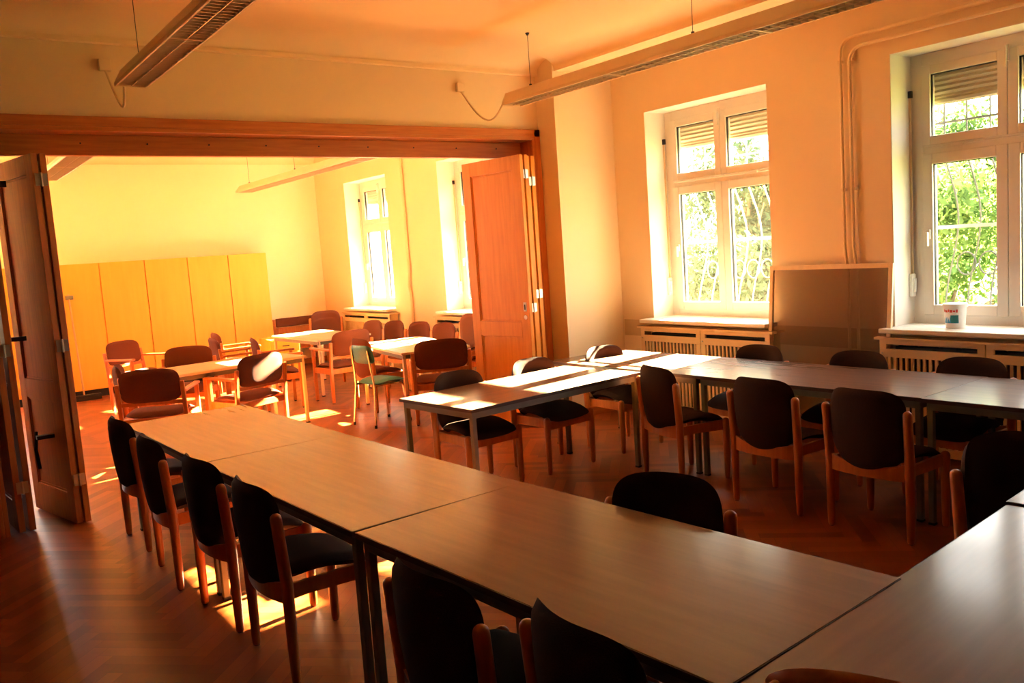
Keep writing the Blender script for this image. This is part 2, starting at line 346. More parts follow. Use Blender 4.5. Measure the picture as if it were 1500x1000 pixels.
# ------------------------------------------------------------ windows
XF = 6.20
def window(n, a, b, label, glassm='glass'):
    r = bpy.data.objects.new('window_%d' % n, None); COL.objects.link(r); struct(r, label); r.location = (0, 0, 0)
    lining(a, b).build('niche_lining', M['reveal'], r)
    z0, z1 = ZS + .03, ZT - .004; f0, f1 = XF, XF + .07
    zt = 2.195; yc = (a + b) / 2 + .02
    s = MB()   # outer frame
    s.box(f0, f1, a + .004, a + .09, z0, z1); s.box(f0, f1, b - .09, b - .004, z0, z1)
    s.box(f0, f1, a + .09, b - .09, z0, z0 + .07); s.box(f0, f1, a + .09, b - .09, z1 - .09, z1)
    s.box(f0, f1, a + .09, b - .09, zt - .035, zt + .035)
    s.build('frame', M['upvc'], r, bevel=.004)
    def sash(y0, y1, q0, q1, w, hide=None):
        e = MB(); g0 = f0 - .012
        e.box(g0, f1 - .01, y0, y0 + w, q0, q1); e.box(g0, f1 - .01, y1 - w, y1, q0, q1)
        e.box(g0, f1 - .01, y0 + w, y1 - w, q0, q0 + w); e.box(g0, f1 - .01, y0 + w, y1 - w, q1 - w, q1)
        so = e.build('sash', M['upvc'], r, bevel=.005)
        k = MB(); x_ = f0 + .008; t = .006
        k.box(x_, x_ + .02, y0 + w, y0 + w + t, q0 + w, q1 - w); k.box(x_, x_ + .02, y1 - w - t, y1 - w, q0 + w, q1 - w)
        k.box(x_, x_ + .02, y0 + w, y1 - w, q1 - w - t, q1 - w); k.build('gasket', M['gasket'], so)
        MB().box(f0 + .025, f0 + .031, y0 + w, y1 - w, q0 + w, q1 - w).build('pane', M[glassm], so)
        return so
    sash(a + .085, yc - .002, z0 + .065, zt - .03, .075); sash(yc + .002, b - .085, z0 + .065, zt - .03, .075)
    sash(a + .085, yc - .002, zt + .03, z1 - .085, .065); sash(yc + .002, b - .085, zt + .03, z1 - .085, .065)
    h = MB(); h.box(f0 - .03, f0 - .012, yc - .012, yc + .012, z1 - .17, z1 - .06); h.box(f0 - .05, f0 - .03, yc - .008, yc + .008, z1 - .21, z1 - .07)
    h.build('fanlight_lever', M['upvc'], r, bevel=.003)
    h = MB(); h.box(f0 - .03, f0 - .012, b - .145, b - .115, 1.55, 1.62); h.box(f0 - .055, f0 - .03, b - .14, b - .12, 1.50, 1.60)
    h.build('handle', M['upvc'], r, bevel=.004)
    h = MB(); h.tube([(f0 - .02, a + .12, zt + .012), (f0 - .02, b - .12, zt + .012)], .006, 8)
    for y in (a + .35, b - .35): h.box(f0 - .03, f0 - .01, y - .04, y + .04, zt + .005, zt + .022)
    h.build('fanlight_rod', M['upvc'], r)
    # roller shutter, partly lowered
    s = MB(); z = z1
    while z > 2.545:
        s.prism([(XF + .12, z), (XF + .13, z - .019), (XF + .12, z - .039), (XF + .112, z - .019)], a + .01, b - .01, 'y'); z -= .036
    s.box(XF + .108, XF + .134, a + .01, b - .01, 2.525, 2.548)
    s.build('roller_shutter', M['shutter'], r)
    # strap and winder on the far reveal
    s = MB(); s.box(XF - .035, XF - .03, b - .022, b - .004, 1.25, 2.62); s.build('shutter_strap', M['cable'], r)
    s = MB(); s.box(XF - .07, XF - .02, b - .032, b - .004, 1.13, 1.30); s.box(XF - .06, XF - .03, b - .045, b - .032, 1.16, 1.27); s.build('strap_winder', M['plastic'], r, bevel=.008)
    s = MB(); s.box(XF - .045, XF - .02, b - .03, b - .004, 2.58, 2.63); s.build('strap_guide', M['darkmetal'], r, bevel=.003)
    s = MB(); s.box(XW + .001, XF, a + .002, b - .002, ZS + .001, ZS + .034); s.box(XW - .17, XW + .001, a - .03, b + .03, ZS + .001, ZS + .034); s.box(XF + .07, XO + .06, a + .003, b - .003, ZS + .001, ZS + .015)
    s.build('window_sill', M['white'], r, bevel=.006)
    return r
window(1, *WIN[0], 'window beside the pale pier, its lower panes milky', 'milkypane')
window(2, *WIN[1], 'window with the white bucket on its sill, leaves outside')
window(3, *WIN[2], 'far room window half hidden by the open door leaf')
window(4, *WIN[3], 'sunlit far room window nearest the far wall')

# wrought iron grilles outside
def grille(a, b, label):
    r = thing('window_grille', label, 'window grille', (XO + .01, (a + b) / 2, ZS), 0, 'iron grilles outside the windows')
    h = (b - a) / 2 - .05
    s = MB()
    for zz in (.12, 1.50, 1.96): MB().box(-.006, .006, -h, h, zz - .008, zz + .008).build('crossbar', M['iron'], r)
    MB().box(-.012, .012, -h - .04, h + .04, .72, .745).build('rail', M['ironwhite'], r)
    n = 8
    for k in range(n):
        y = -h + .08 + (2 * h - .16) * k / (n - 1); pts = []
        for q in range(29):
            z = .03 + 1.95 * q / 28; t = z / 1.25
            off = .16 * math.sin(math.pi * min(1, t)) ** 1.5 if t < 1 else 0
            wv = .035 * math.sin(2 * math.pi * t) if t < 1 else 0
            pts.append((off, y + wv, z))
        MB().tube(pts, .007, 6).build('bar', M['iron'], r, smooth=True)
    s = MB()
    for k in range(n - 1):
        y = -h + .08 + (2 * h - .16) * (k + .5) / (n - 1)
        s.tube([(.14, y + .07 * math.cos(w * math.pi / 10), .45 + .085 * math.sin(w * math.pi / 10)) for w in range(20)] + [(.14, y + .07, .451)], .006, 6)
    s.build('scroll', M['iron'], r, smooth=True)
    return r
grille(*WIN[0], 'bowed iron grille outside the window beside the pale pier')
grille(*WIN[1], 'bowed iron grille outside the window with the bucket')
grille(*WIN[2], 'iron grille outside the far room window half hidden by the door leaf')
grille(*WIN[3], 'iron grille outside the sunlit window nearest the far wall')

# ------------------------------------------------------------ garden
struct(MB().box(XO, 40, -25, 45, -.5, -.35).build('ground_outside', M['lawn']), 'garden ground outside the windows')
def leaves(cx, cy_, cz_, rx, ry, rz_, n, size, seed, clumps=26):
    rnd = random.Random(seed); s = MB()
    cl = []
    for k in range(clumps):
        while True:
            p = [rnd.uniform(-1, 1) for _ in range(3)]
            if sum(q * q for q in p) < 1: break
        cl.append((p[0] * rx, p[1] * ry, p[2] * rz_, rnd.uniform(.22, .42)))
    for k in range(n):
        c = rnd.choice(cl); p = Vector((rnd.gauss(0, 1), rnd.gauss(0, 1), rnd.gauss(0, 1))).normalized() * c[3] * (rx + ry + rz_) / 3 * rnd.random() ** .4
        q = Vector((c[0], c[1], c[2])) + p
        n_ = Vector((rnd.gauss(0, 1), rnd.gauss(0, 1), rnd.gauss(0, 1))).normalized()
        t = n_.orthogonal().normalized(); t = (Matrix.Rotation(rnd.uniform(0, 6.28), 3, n_) @ t); u = n_.cross(t)
        z = size * rnd.uniform(.6, 1.2)
        s.add([q - t * z, q + u * z * .42, q + t * z, q - u * z * .42], [(0, 1, 2, 3)])
    return s
def tree(x, y, z0, zc, rx, ry, rz_, n, size, seed, label, m, clumps=26, cat='tree', name='tree', trunk=True, group=None):
    r = thing(name, label, cat, (x, y, z0), 0, group)
    leaves(0, 0, 0, rx, ry, rz_, n, size, seed, clumps)
    s = leaves(0, 0, 0, rx, ry, rz_, n, size, seed, clumps); s.v = [(a, b, c + zc - z0) for a, b, c in s.v]
    s.build('foliage', M[m], r)
    if trunk:
        t = MB(); t.tube([(0, 0, 0), (.05, .03, (zc - z0) * .5), (-.04, .1, (zc - z0) + rz_ * .4)], [.11, .08, .03], 8)
        rnd = random.Random(seed + 5)
        for k in range(7):
            a = rnd.uniform(0, 6.28); h = (zc - z0) * rnd.uniform(.35, .9)
            t.tube([(0, 0, h), (math.cos(a) * rx * .4, math.sin(a) * ry * .4, h + rz_ * .3), (math.cos(a) * rx * .75, math.sin(a) * ry * .75, h + rz_ * .55)], [.04, .028, .012], 6)
        t.build('trunk', M['bark'], r, smooth=True)
    return r
tree(9.6, 5.0, -.35, 1.0, .9, 1.45, 1.35, 15000, .062, 11, 'leafy tree seen through the window with the bucket', 'leaf', 44)
tree(15.2, 3.9, -.35, 6.2, 1.2, 1.8, 1.7, 17000, .11, 12, 'unseen tall tree added to keep the sun out of the bucket window', 'leaf', 60)  # out of view, crown placed in the sun's path to block it
tree(12.2, 6.9, -.35, 1.5, .8, 1.0, 1.7, 7000, .075, 13, 'paler tree behind, low beyond the window with the bucket', 'leaf', 30)
tree(9.2, 2.6, -.35, .3, .7, 1.5, .9, 7000, .06, 16, 'low shrub at the right edge of the window with the bucket', 'leaf', 30, 'shrub', 'shrub', False)
tree(9.4, 8.1, -.35, .60, .5, 1.8, 1.0, 26000, .06, 14, 'low grey green hedge below the window beside the pier', 'leaf2', 50, 'hedge', 'hedge', False)
tree(12.6, 7.6, -.35, 3.6, .45, .6, .6, 1500, .07, 15, 'thin overhanging branches high beyond the window beside the pier', 'leaf', 14, 'tree', 'tree', True)
tree(14.6, 11.6, -.35, 2.4, 1.0, 1.2, 2.0, 9000, .09, 17, 'pale tree farther back behind the hedge', 'leaf2', 34)
tree(24, 10.5, -.35, 2.6, 1.5, 3.4, 2.0, 12000, .15, 21, 'distant tree whose top shows in the upper pane of the bucket window', 'leaf', 50)
tree(24.5, 17.6, -.35, 2.6, 1.5, 2.4, 1.9, 8000, .15, 22, 'distant tree seen high in the window beside the pier', 'leaf', 40)
struct(MB().box(-30, XO, YF + .2, 45, -.5, -.35).build('ground_yard', M['yard']), 'pale yard beyond the far wall')

# ------------------------------------------------------------ radiator covers
def radiator_cover(a, b, label):
    L_ = b - a; r = thing('radiator_cover', label, 'radiator cover', (XW, a, 0), 0, 'radiator covers below the windows')
    x0, x1 = -.155, -.135
    f = MB(); top = .848
    f.box(-.165, -.001, -.03, L_ + .03, top, top + .018)          # shelf
    f.box(-.14, -.02, 0, .02, .02, top); f.box(-.14, -.02, L_ - .02, L_, .02, top)
    f.build('casing', M['cover'], r, bevel=.003)
    nP = 2; w = (L_ - .01) / nP
    for k in range(nP):
        y0 = .005 + k * w; y1 = y0 + w - .006
        p = MB(); zs = top - .065
        p.box(x0, x1, y0, y1, top - .03, top); p.box(x0, x1, y0, y0 + .05, zs, top - .03); p.box(x0, x1, y1 - .05, y1, zs, top - .03)
        p.box(x0, x1, y0, y1, zs - .06, zs); p.box(x0, x1, y0, y0 + .05, .10, zs - .06); p.box(x0, x1, y1 - .05, y1, .10, zs - .06); p.box(x0, x1, y0, y1, .04, .10)
        po = p.build('front_panel', M['cover'], r, bevel=.002)
        g = MB(); n = 15
        for q in range(n):
            yy = y0 + .05 + (w - .106) * (q + .5) / n; g.box(x0 + .003, x1 - .003, yy - .010, yy + .010, .10, zs - .06)
        g.build('grille', M['cover'], po)
        h = MB(); h.tube([(x0, y1 - .02, zs - .03), (x0 - .012, y1 - .02, zs - .03)], .007, 8); h.build('catch', M['brass'], po, smooth=True)
    d = MB(); 
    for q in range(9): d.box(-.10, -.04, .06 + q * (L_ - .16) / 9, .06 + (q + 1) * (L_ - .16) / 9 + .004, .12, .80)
    d.build('radiator', M['rubber'], r, bevel=.01)  # ribs coloured black to put shade into the cover slots
    return r
radiator_cover(4.42, 5.93, 'cream slatted radiator cover below the window beside the pale pier')
radiator_cover(1.96, 3.47, 'cream slatted radiator cover below the window with the bucket')
radiator_cover(8.22, 9.78, 'cream slatted radiator cover behind the far row of chairs, by the open door leaf')
radiator_cover(11.05, 12.62, 'cream slatted radiator cover nearest the far wall')

# ------------------------------------------------------------ heating pipes, panel, bucket
s = MB()
for off, ztop, rr in ((0.0, 3.06, .012), (-.075, 2.985, .012)):
    y = 3.80 + off
    pts = [(XW - .03, y - .02, .02), (XW - .03, y - .02, 1.35), (XW - .03, y, 1.55), (XW - .03, y, ztop - .10)]
    for k in range(1, 6):
        a = math.pi / 2 * k / 6; pts.append((XW - .03, y - .10 * (1 - math.cos(a)), ztop - .10 + .10 * math.sin(a)))
    pts += [(XW - .03, y - .12, ztop), (XW - .03, .5, ztop), (XW - .03, YB + .05, ztop)]
    s.tube(pts, rr, 10)
pp = thing('heating_pipe', 'pair of painted heating pipes running up between the windows and along the wall top', 'pipe', (0, 0, 0))
s.build('pipe_run', M['wall'], pp, smooth=True)
for z in (1.96, 2.9): 
    t = MB(); t.box(XW - .046, XW - .0, 3.69, 3.705, z - .012, z + .012); t.box(XW - .046, XW, 3.79, 3.815, z - .012, z + .012); t.build('pipe_clip', M['cable'], pp, bevel=.003)
s = MB(); y = 10.6
s.tube([(XW - .03, y, .02), (XW - .03, y, 1.15), (XW - .03, y + .04, 1.25), (XW - .03, y, 1.45), (XW - .03, y, ZC - .02)], .022, 10)
tag(s.build('heating_pipe', M['wall'], smooth=True), 'painted heating pipe between the two far room windows', 'pipe')

pn = thing('framed_panel', 'smoky see-through panel in a pale wooden frame leaning between the windows', 'panel', (XW - .02, 3.93, 0), 0)
tm = Matrix.Translation((-.17, 0, .0)) @ Matrix.Rotation(math.radians(5.5), 4, 'Y')
hw, zt_, fw = .535, 1.405, .034
s = MB(); s.box(-.012, .012, -hw, -hw + fw, .02, zt_, tm); s.box(-.012, .012, hw - fw, hw, .02, zt_, tm)
s.box(-.012, .012, -hw + fw, hw - fw, zt_ - fw, zt_, tm); s.box(-.012, .012, -hw + fw, hw - fw, .02, .02 + fw, tm)
s.build('frame', M['panelframe'], pn, bevel=.002)
MB().box(-.003, .003, -hw + fw, hw - fw, .02 + fw, zt_ - fw, tm).build('sheet', M['acrylic'], pn)

bk = thing('plastic_bucket', 'small white plastic bucket with blue and red label on the window sill', 'bucket', (XW + .05, 3.01, ZS + .035), -35)
def lathe(prof, n=28, a0=0, a1=360):
    s = MB(); full = (a1 - a0 == 360); m_ = n if full else n + 1
    for i in range(m_):
        w = math.radians(a0 + (a1 - a0) * i / n)
        for r_, z in prof: s.v.append((r_ * math.cos(w), r_ * math.sin(w), z))
    k = len(prof)
    for i in range(n):
        i2 = (i + 1) % m_
        for j in range(k - 1): s.f.append((i * k + j, i2 * k + j, i2 * k + j + 1, i * k + j + 1))
    return s
bk.scale = (1.3, 1.3, 1.3)
lathe([(0.0005, 0), (.046, 0), (.048, .004), (.056, .125), (.054, .125), (.046, .008), (.0005, .008)]).build('tub', M['plastic'], bk, smooth=True)
lathe([(0.0005, .132), (.056, .133), (.061, .130), (.061, .112), (.058, .112), (.0575, .126), (.0005, .128)]).build('lid', M['plastic'], bk, smooth=True)
lathe([(.0497, .028), (.0523, .075)], 14, 150, 260).build('label', M['blue'], bk, smooth=True)
lathe([(.0500, .030), (.0526, .072)], 8, 215, 258).build('label_patch', M['tealink'], bk, smooth=True)
s = MB()
for k, (a, w) in enumerate(((152, 14), (169, 10), (182, 16), (201, 8), (212, 14), (229, 12), (244, 10))):
    t = lathe([(.0535, .086 + .002 * (k % 2)), (.0546, .102 - .002 * (k % 3))], 3, a, a + w); s.add(t.v, t.f)
s.build('lettering', M['red'], bk)

# ------------------------------------------------------------ hanging lamps
def lamp(name, x0, y_end, y_start, label, z=2.90, w=.20):
    r = thing('hanging_lamp', label, 'lamp', (x0 + w / 2, y_end, z), 0)
    L_ = y_end - y_start
    prof = [(-w / 2, 0), (-w / 2, .022), (-.055, .105), (.055, .105), (w / 2, .022), (w / 2, 0), (w / 2 - .012, 0), (w / 2 - .012, .02), (.045, .09), (-.045, .09), (-w / 2 + .012, .02), (-w / 2 + .012, 0)]
    MB().prism(prof, -L_, 0, 'y').build('housing', M['lampbody'], r, bevel=.002)
    MB().prism([(-w / 2, 0), (-w / 2, .022), (-.055, .105), (.055, .105), (w / 2, .022), (w / 2, 0)], -.004, 0.004, 'y').build('end_cap', M['lampbody'], r)
    y = -.06; mod = 0
    lv = MB()
    while y > -L_:
        lv.box(-w / 2 + .012, w / 2 - .012, y - .0015, y + .0015, .001, .028); y -= .05
    lv.box(-.002, .002, -L_, -.02, .002, .03)
    lv.build('louver', M['louver'], r)
    MB().tube([(0, -L_ + .02, .07), (0, -.03, .07)], .013, 10).build('tube', M['plastic'], r, smooth=True)
    t = MB(); k = -1.3
    while k > -L_: t.box(-w / 2 - .002, w / 2 + .002, k - .006, k + .006, -.001, .02); k -= 1.3
    t.build('joint_clip', M['lampbody'], r)
    for yy in (-.28, -2.05, -3.6):
        if -yy < L_:
            u = MB(); u.tube([(0, yy, .125), (0, yy, ZC - z)], .0022, 6); u.tube([(0, yy, .10), (0, yy, .13)], .012, 8); u.tube([(0, yy, ZC - z - .02), (0, yy, ZC - z)], [.008, .02], 8)
            u.build('suspension_wire', M['darkmetal'], r)
    return r
lamp('lamp', 1.31, 6.00, 1.2, 'long cream louvred lamp hanging over the dark table row on the left')
lamp('lamp', 4.37, 6.00, 0.6, 'long cream louvred lamp hanging near the windows')
lamp('lamp', 4.36, 12.95, 8.4, 'long louvred lamp hanging over the far sunlit tables', 2.80, .25)
lamp('lamp', 1.42, 10.9, 7.9, 'long louvred lamp hanging in the far room behind the left door leaves', 2.80, .25)
for x, tx, lab in ((1.385, 1.37, 'left'), (4.333, 4.42, 'right')):
    r = thing('junction_box', 'square ceiling-lamp junction box and looping cable on the wall, %s of the pair' % lab, 'junction box', (x, YP, 3.155), 0)
    MB().box(-.04, .04, -.04, 0, -.04, .04).build('box', M['lampbody'], r, bevel=.006)
    pts = []
    for k in range(15):
        t = k / 14; px = (tx - x) * t + (.03 if k else 0) * math.sin(math.pi * t)
        pts.append((px, -.02 - (YP - .02 - 5.99) * t, -.03 - (.155 + .03 - .06) * t - .24 * math.sin(math.pi * t)))
    MB().tube(pts, .008, 8).build('cable', M['cable'], r, smooth=True)

# ------------------------------------------------------------ folding door leaves
def leaf(parent, p0, p1, ztop, wood='door', w=.04):
    """panelled leaf between two plan points, local to parent; returns object"""
    a = Vector((p0[0], p0[1], 0)); b = Vector((p1[0], p1[1], 0)); L_ = (b - a).length; ang = math.atan2((b - a).y, (b - a).x)
    mt = Matrix.Translation(a) @ Matrix.Rotation(ang, 4, 'Z'); h = w / 2; st = .115; z0 = .012
    s = MB(); zm0, zm1 = .86, 1.0
    s.box(0, st, -h, h, z0, ztop, mt); s.box(L_ - st, L_, -h, h, z0, ztop, mt)
    for q0, q1 in ((z0, .22), (zm0, zm1), (ztop - .13, ztop)): s.box(st, L_ - st, -h, h, q0, q1, mt)
    for q0, q1 in ((.22, zm0), (zm1, ztop - .13)):
        s.box(st, L_ - st, -.006, .006, q0, q1, mt)
        s.box(st + .0, st + .014, -h + .008, h - .008, q0, q1, mt); s.box(L_ - st - .014, L_ - st, -h + .008, h - .008, q0, q1, mt)
        s.box(st + .014, L_ - st - .014, -h + .008, h - .008, q0, q0 + .014, mt); s.box(st + .014, L_ - st - .014, -h + .008, h - .008, q1 - .014, q1, mt)
    o = s.build('leaf', M[wood], parent, bevel=.003); return o, mt, L_
def hinge(parent, x, y, z, rz=0, m='brass'):
    mt = Matrix.Translation((x, y, z)) @ Matrix.Rotation(math.radians(rz), 4, 'Z')
    s = MB(); s.box(-.036, .036, -.003, .003, -.04, .04, mt)
    s.tube([mt @ Vector((0, -.006, -.045)), mt @ Vector((0, -.006, .045))], .007, 8)
    return s.build('hinge', M[m], parent)
ZL = 2.535
# right stack: wide visible leaf and the leaves folded behind it
r = thing('folding_door', 'panelled wooden folding door stacked at the right jamb, lock plates on its front leaf', 'door', (0, 0, 0), 0)
o, mt, L_ = leaf(r, (4.66, 7.12), (4.765, 6.31), ZL)
lp = MB(); lp.box(L_ - .075, L_ - .035, -.0235, -.019, 1.10, 1.185, mt); lp.build('lock_plate', M['plastic'], o, bevel=.002)
lp = MB(); lp.tube([mt @ Vector((L_ - .055, -.019, 1.045)), mt @ Vector((L_ - .055, -.024, 1.045))], .021, 16); lp.build('lock_rosette', M['plastic'], o)
lp = MB(); lp.box(L_ - .062, L_ - .048, -.026, -.0225, 1.115, 1.165, mt); lp.build('keyhole', M['darkmetal'], o)
o, mt, L_ = leaf(r, (4.775, 7.14), (4.835, 6.33), ZL)
for z in (.3, 1.13, 2.36): hinge(r, 4.805, 6.318, z, 4)
r = thing('folding_door', 'second pair of folding leaves seen edge-on, tight against the right jamb', 'door', (0, 0, 0), 0)
leaf(r, (4.90, 7.14), (4.905, 6.40), ZL); leaf(r, (4.99, 7.14), (4.965, 6.40), ZL)
for z in (.3, 1.25, 2.3): hinge(r, 4.935, 6.388, z)
# left stacks
r = thing('folding_door', 'pair of dark folding leaves seen edge-on with pale gap, right-hand pair of the left stack', 'door', (0, 0, 0), 0)
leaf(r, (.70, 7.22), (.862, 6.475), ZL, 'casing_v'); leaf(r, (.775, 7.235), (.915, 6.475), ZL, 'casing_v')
MB().box(.882, .894, 6.50, 6.51, .02, ZL - .05).build('gap_strip', M['dooredge'], r)
for z in (.32, 1.25, 2.36): hinge(r, .888, 6.452, z)
t = MB(); t.box(.72, .83, 6.60, 6.66, .60, .625); t.tube([(.745, 6.85, .62), (.725, 6.80, .50), (.735, 6.80, .36)], .012, 8)
t.v = [(a - .03, b + .08, c) for a, b, c in t.v]
t.build('floor_latch', M['darkmetal'], r)
r = thing('folding_door', 'pair of dark folding leaves seen edge-on, left-hand pair of the left stack', 'door', (0, 0, 0), 0)
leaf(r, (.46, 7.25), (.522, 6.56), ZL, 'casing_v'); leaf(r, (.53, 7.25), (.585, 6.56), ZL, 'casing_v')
for z in (.32, 1.25, 2.30): hinge(r, .553, 6.540, z)
t = MB(); t.box(.585, .70, 6.62, 6.65, 1.30, 1.33); t.box(.60, .70, 6.62, 6.65, 2.33, 2.37); t.build('latch_bar', M['darkmetal'], r)

# ------------------------------------------------------------ tables
def make_table(L_, W_, label, group, top='tabletop', z=.72, em='edge', lm='steel'):
    r = thing('table', label, 'table', (0, 0, 0), 0, group)
    MB().box(-W_ / 2, W_ / 2, -L_ / 2, L_ / 2, z - .022, z).build('tabletop', M[top], r, bevel=.0015)
    s = MB(); e = .003
    s.box(-W_ / 2 - e, -W_ / 2, -L_ / 2, L_ / 2, z - .023, z - .0015); s.box(W_ / 2, W_ / 2 + e, -L_ / 2, L_ / 2, z - .023, z - .0015)
    s.box(-W_ / 2, W_ / 2, -L_ / 2 - e, -L_ / 2, z - .023, z - .0015); s.box(-W_ / 2, W_ / 2, L_ / 2, L_ / 2 + e, z - .023, z - .0015)
    s.build('edge_band', M[em], r)
    i = .018; a, b = W_ / 2 - i, L_ / 2 - i
    s = MB(); s.box(-a, -a + .025, -b, b, z - .067, z - .022); s.box(a - .025, a, -b, b, z - .067, z - .022)
    s.box(-a + .025, a - .025, -b, -b + .025, z - .067, z - .022); s.box(-a + .025, a - .025, b - .025, b, z - .067, z - .022)
    s.build('steel_frame', M['steel'], r, bevel=.002)
    for sx in (-1, 1):
        for sy in (-1, 1):
            x, y = sx * (a - .0165), sy * (b - .0165)
            lg = MB().box(x - .0165, x + .0165, y - .0165, y + .0165, .012, z - .0225).build('leg', M[lm], r, bevel=.004)
            MB().box(x - .018, x + .018, y - .018, y + .018, 0, .014).build('foot', M['rubber'], lg, bevel=.003)
    return r
G = 'long tables pushed together in a ring'
AX = 1.555
t0 = make_table(1.60, .80, 'brown table at the far end of the left row, nearest the open doors', G)
t0.location = (1.55, 5.225, 0); t0.rotation_euler = (0, 0, math.radians(1.5))
dup(t0, (1.605, 3.62, 0), 2.5, 'brown table in the middle of the long row on the left', G)
dup(t0, (1.70, 2.015, 0), 4.0, 'brown table nearest the camera in the left row', G)
dup(t0, (2.215, .857, -.003), 95.3, 'brown table along the bottom right corner, with bright window glare', G)
dup(t0, (3.82, 1.012, .004), 95.3, 'brown table at the right edge, only a corner showing beside the glare', G)
dup(t0, (3.57, 4.87, 0), 95, 'brown table with sun stripes jutting left from the window row', G)
dup(t0, (4.86, 4.88, 0), 1.5, 'brown table of the window row in front of the window beside the pier', G)
dup(t0, (4.90, 3.275, 0), 1.5, 'brown table of the window row in front of the leaning framed panel', G)
dup(t0, (4.93, 1.67, 0), 1.5, 'brown table of the window row with glare, below the bucket window', G)

# ------------------------------------------------------------ chairs
def make_side_chair(fab, label):
    r = thing('side_chair', label, 'chair')
    yb, yf = .235, .225
    for sy in (-1, 1):
        l = MB().tube([(-.195, sy * yb, .016), (-.195, sy * yb, .12), (-.195, sy * yb, .42), (-.215, sy * (yb + .004), .695)], [.019, .022, .0255, .024], 12, dome=True).build('leg', M['chairwood'], r, smooth=True, angle=60)
        MB().tube([(-.195, sy * yb, 0), (-.195, sy * yb, .012)], .013, 10).build('glide', M['rubber'], l)
        l = MB().tube([(.185, sy * yf, .016), (.185, sy * yf, .12), (.185, sy * yf, .405)], [.019, .022, .0255], 12, dome=True).build('leg', M['chairwood'], r, smooth=True, angle=60)
        MB().tube([(.185, sy * yf, 0), (.185, sy * yf, .012)], .013, 10).build('glide', M['rubber'], l)
    s = MB()
    for sy in (-1, 1): s.prism([(-.19, .345), (-.10, .352), (.18, .345), (.18, .415), (-.19, .41)], sy * .215 - .009, sy * .215 + .009, 'y')
    n = 12
    for base, x0 in ((-1, -.205), (1, .185)):      # rear apron bows backwards, front rail straight
        for k in range(n):
            u0, u1 = -1 + 2 * k / n, -1 + 2 * (k + 1) / n
            def P(u, z, d): return (x0 + (-.035 * (1 - u * u) if base < 0 else 0) + d, u * .225, z)
            zt0 = (.43 - .035 * (1 - u0 * u0)) if base < 0 else .395; zt1 = (.43 - .035 * (1 - u1 * u1)) if base < 0 else .395
            s.add([P(u0, .335, 0), P(u1, .335, 0), P(u1, zt1, 0), P(u0, zt0, 0), P(u0, .335, .016), P(u1, .335, .016), P(u1, zt1, .016), P(u0, zt0, .016)],
                  [(0, 1, 2, 3), (7, 6, 5, 4), (0, 4, 5, 1), (1, 5, 6, 2), (2, 6, 7, 3), (3, 7, 4, 0)])
    s.build('rail', M['chairwood'], r, smooth=True, angle=30)
    def seat(a, b):
        x = .005 + a * .215; y = b * .222 * (1.0 - .04 * (1 - a))
        z = .432 + .016 * math.cos(a * 2.6 + .6) - .028 * max(0, a - .55) ** 1.5 * 3 + .006 * b * b
        return Vector((x, y, z)), Vector((0, 0, 1))
    MB().pad(seat, 18, 14, .060, 6, 7).build('seat', fab, r, smooth=True, angle=80)
    def back(a, b):      # a across, b up
        wd = .222 - .018 * max(0, -b) ** 1.5
        y = a * wd; z = .610 + b * .205 - .030 * (1 - a * a) * max(0, -b) + .006 * (1 - a * a) * max(0, b)
        x = -.222 - .030 * (b + 1) / 2 + .052 * a * a - .045 * (1 - a * a) * .6 + .012 * b * b
        nx = Vector((1, -2 * .079 * a / .222, .10)).normalized()
        return Vector((x, y, z)), nx
    MB().pad(back, 22, 18, .044, 4.6, 10).build('backrest', fab, r, smooth=True, angle=80)
    return r
def make_arm_chair(fab, label):
    r = thing('arm_chair', label, 'chair')
    w = .28; q = .019
    for sy in (-1, 1):
        l = MB().prism([(-.20 - q, 0.01), (-.20 + q, .01), (-.21 + q, .42), (-.255 + q, .735), (-.255 - q * .6, .735), (-.21 - q, .42)], sy * w - q, sy * w + q, 'y').build('leg', M['chairwood'], r, bevel=.008)
        MB().box(-.20 - .012, -.20 + .012, sy * w - .012, sy * w + .012, 0, .012).build('glide', M['rubber'], l)
        l = MB().box(.20 - q, .20 + q, sy * w - q, sy * w + q, .01, .635).build('leg', M['chairwood'], r, bevel=.008)
        MB().box(.188, .212, sy * w - .012, sy * w + .012, 0, .012).build('glide', M['rubber'], l)
        MB().prism([(-.235, .628), (.24, .635), (.25, .645), (.24, .66), (-.235, .652)], sy * w - .026, sy * w + .026, 'y').build('armrest', M['chairwood'], r, bevel=.007)
    s = MB()
    for sy in (-1, 1): s.box(-.19, .19, sy * w - .011, sy * w + .011, .35, .42)
    s.box(-.215, -.190, -w, w, .35, .41); s.box(.185, .205, -w, w, .345, .40); s.box(-.235, -.213, -w, w, .53, .565)
    s.build('rail', M['chairwood'], r, bevel=.004)
    def seat(a, b):
        return Vector((.01 + a * .225, b * .262, .440 + .014 * math.cos(a * 2.6 + .5) - .03 * max(0, a - .5) ** 1.5 * 2)), Vector((0, 0, 1))
    MB().pad(seat, 16, 14, .058, 8, 8).build('seat', fab, r, smooth=True, angle=80)
    def back(a, b):
        return Vector((-.225 - .035 * (b + 1) / 2 + .03 * a * a - .02, a * .262, .70 + b * .150 + .008 * (1 - a * a))), Vector((1, -.12 * a, .14)).normalized()
    MB().pad(back, 20, 14, .044, 4.5, 9).build('backrest', fab, r, smooth=True, angle=80)
    return r
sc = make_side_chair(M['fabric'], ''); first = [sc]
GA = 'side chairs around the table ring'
sc2 = make_side_chair(M['rustlitfab'], ''); first2 = [sc2]  # same chair as the ring, fabric lightened as if sunlit
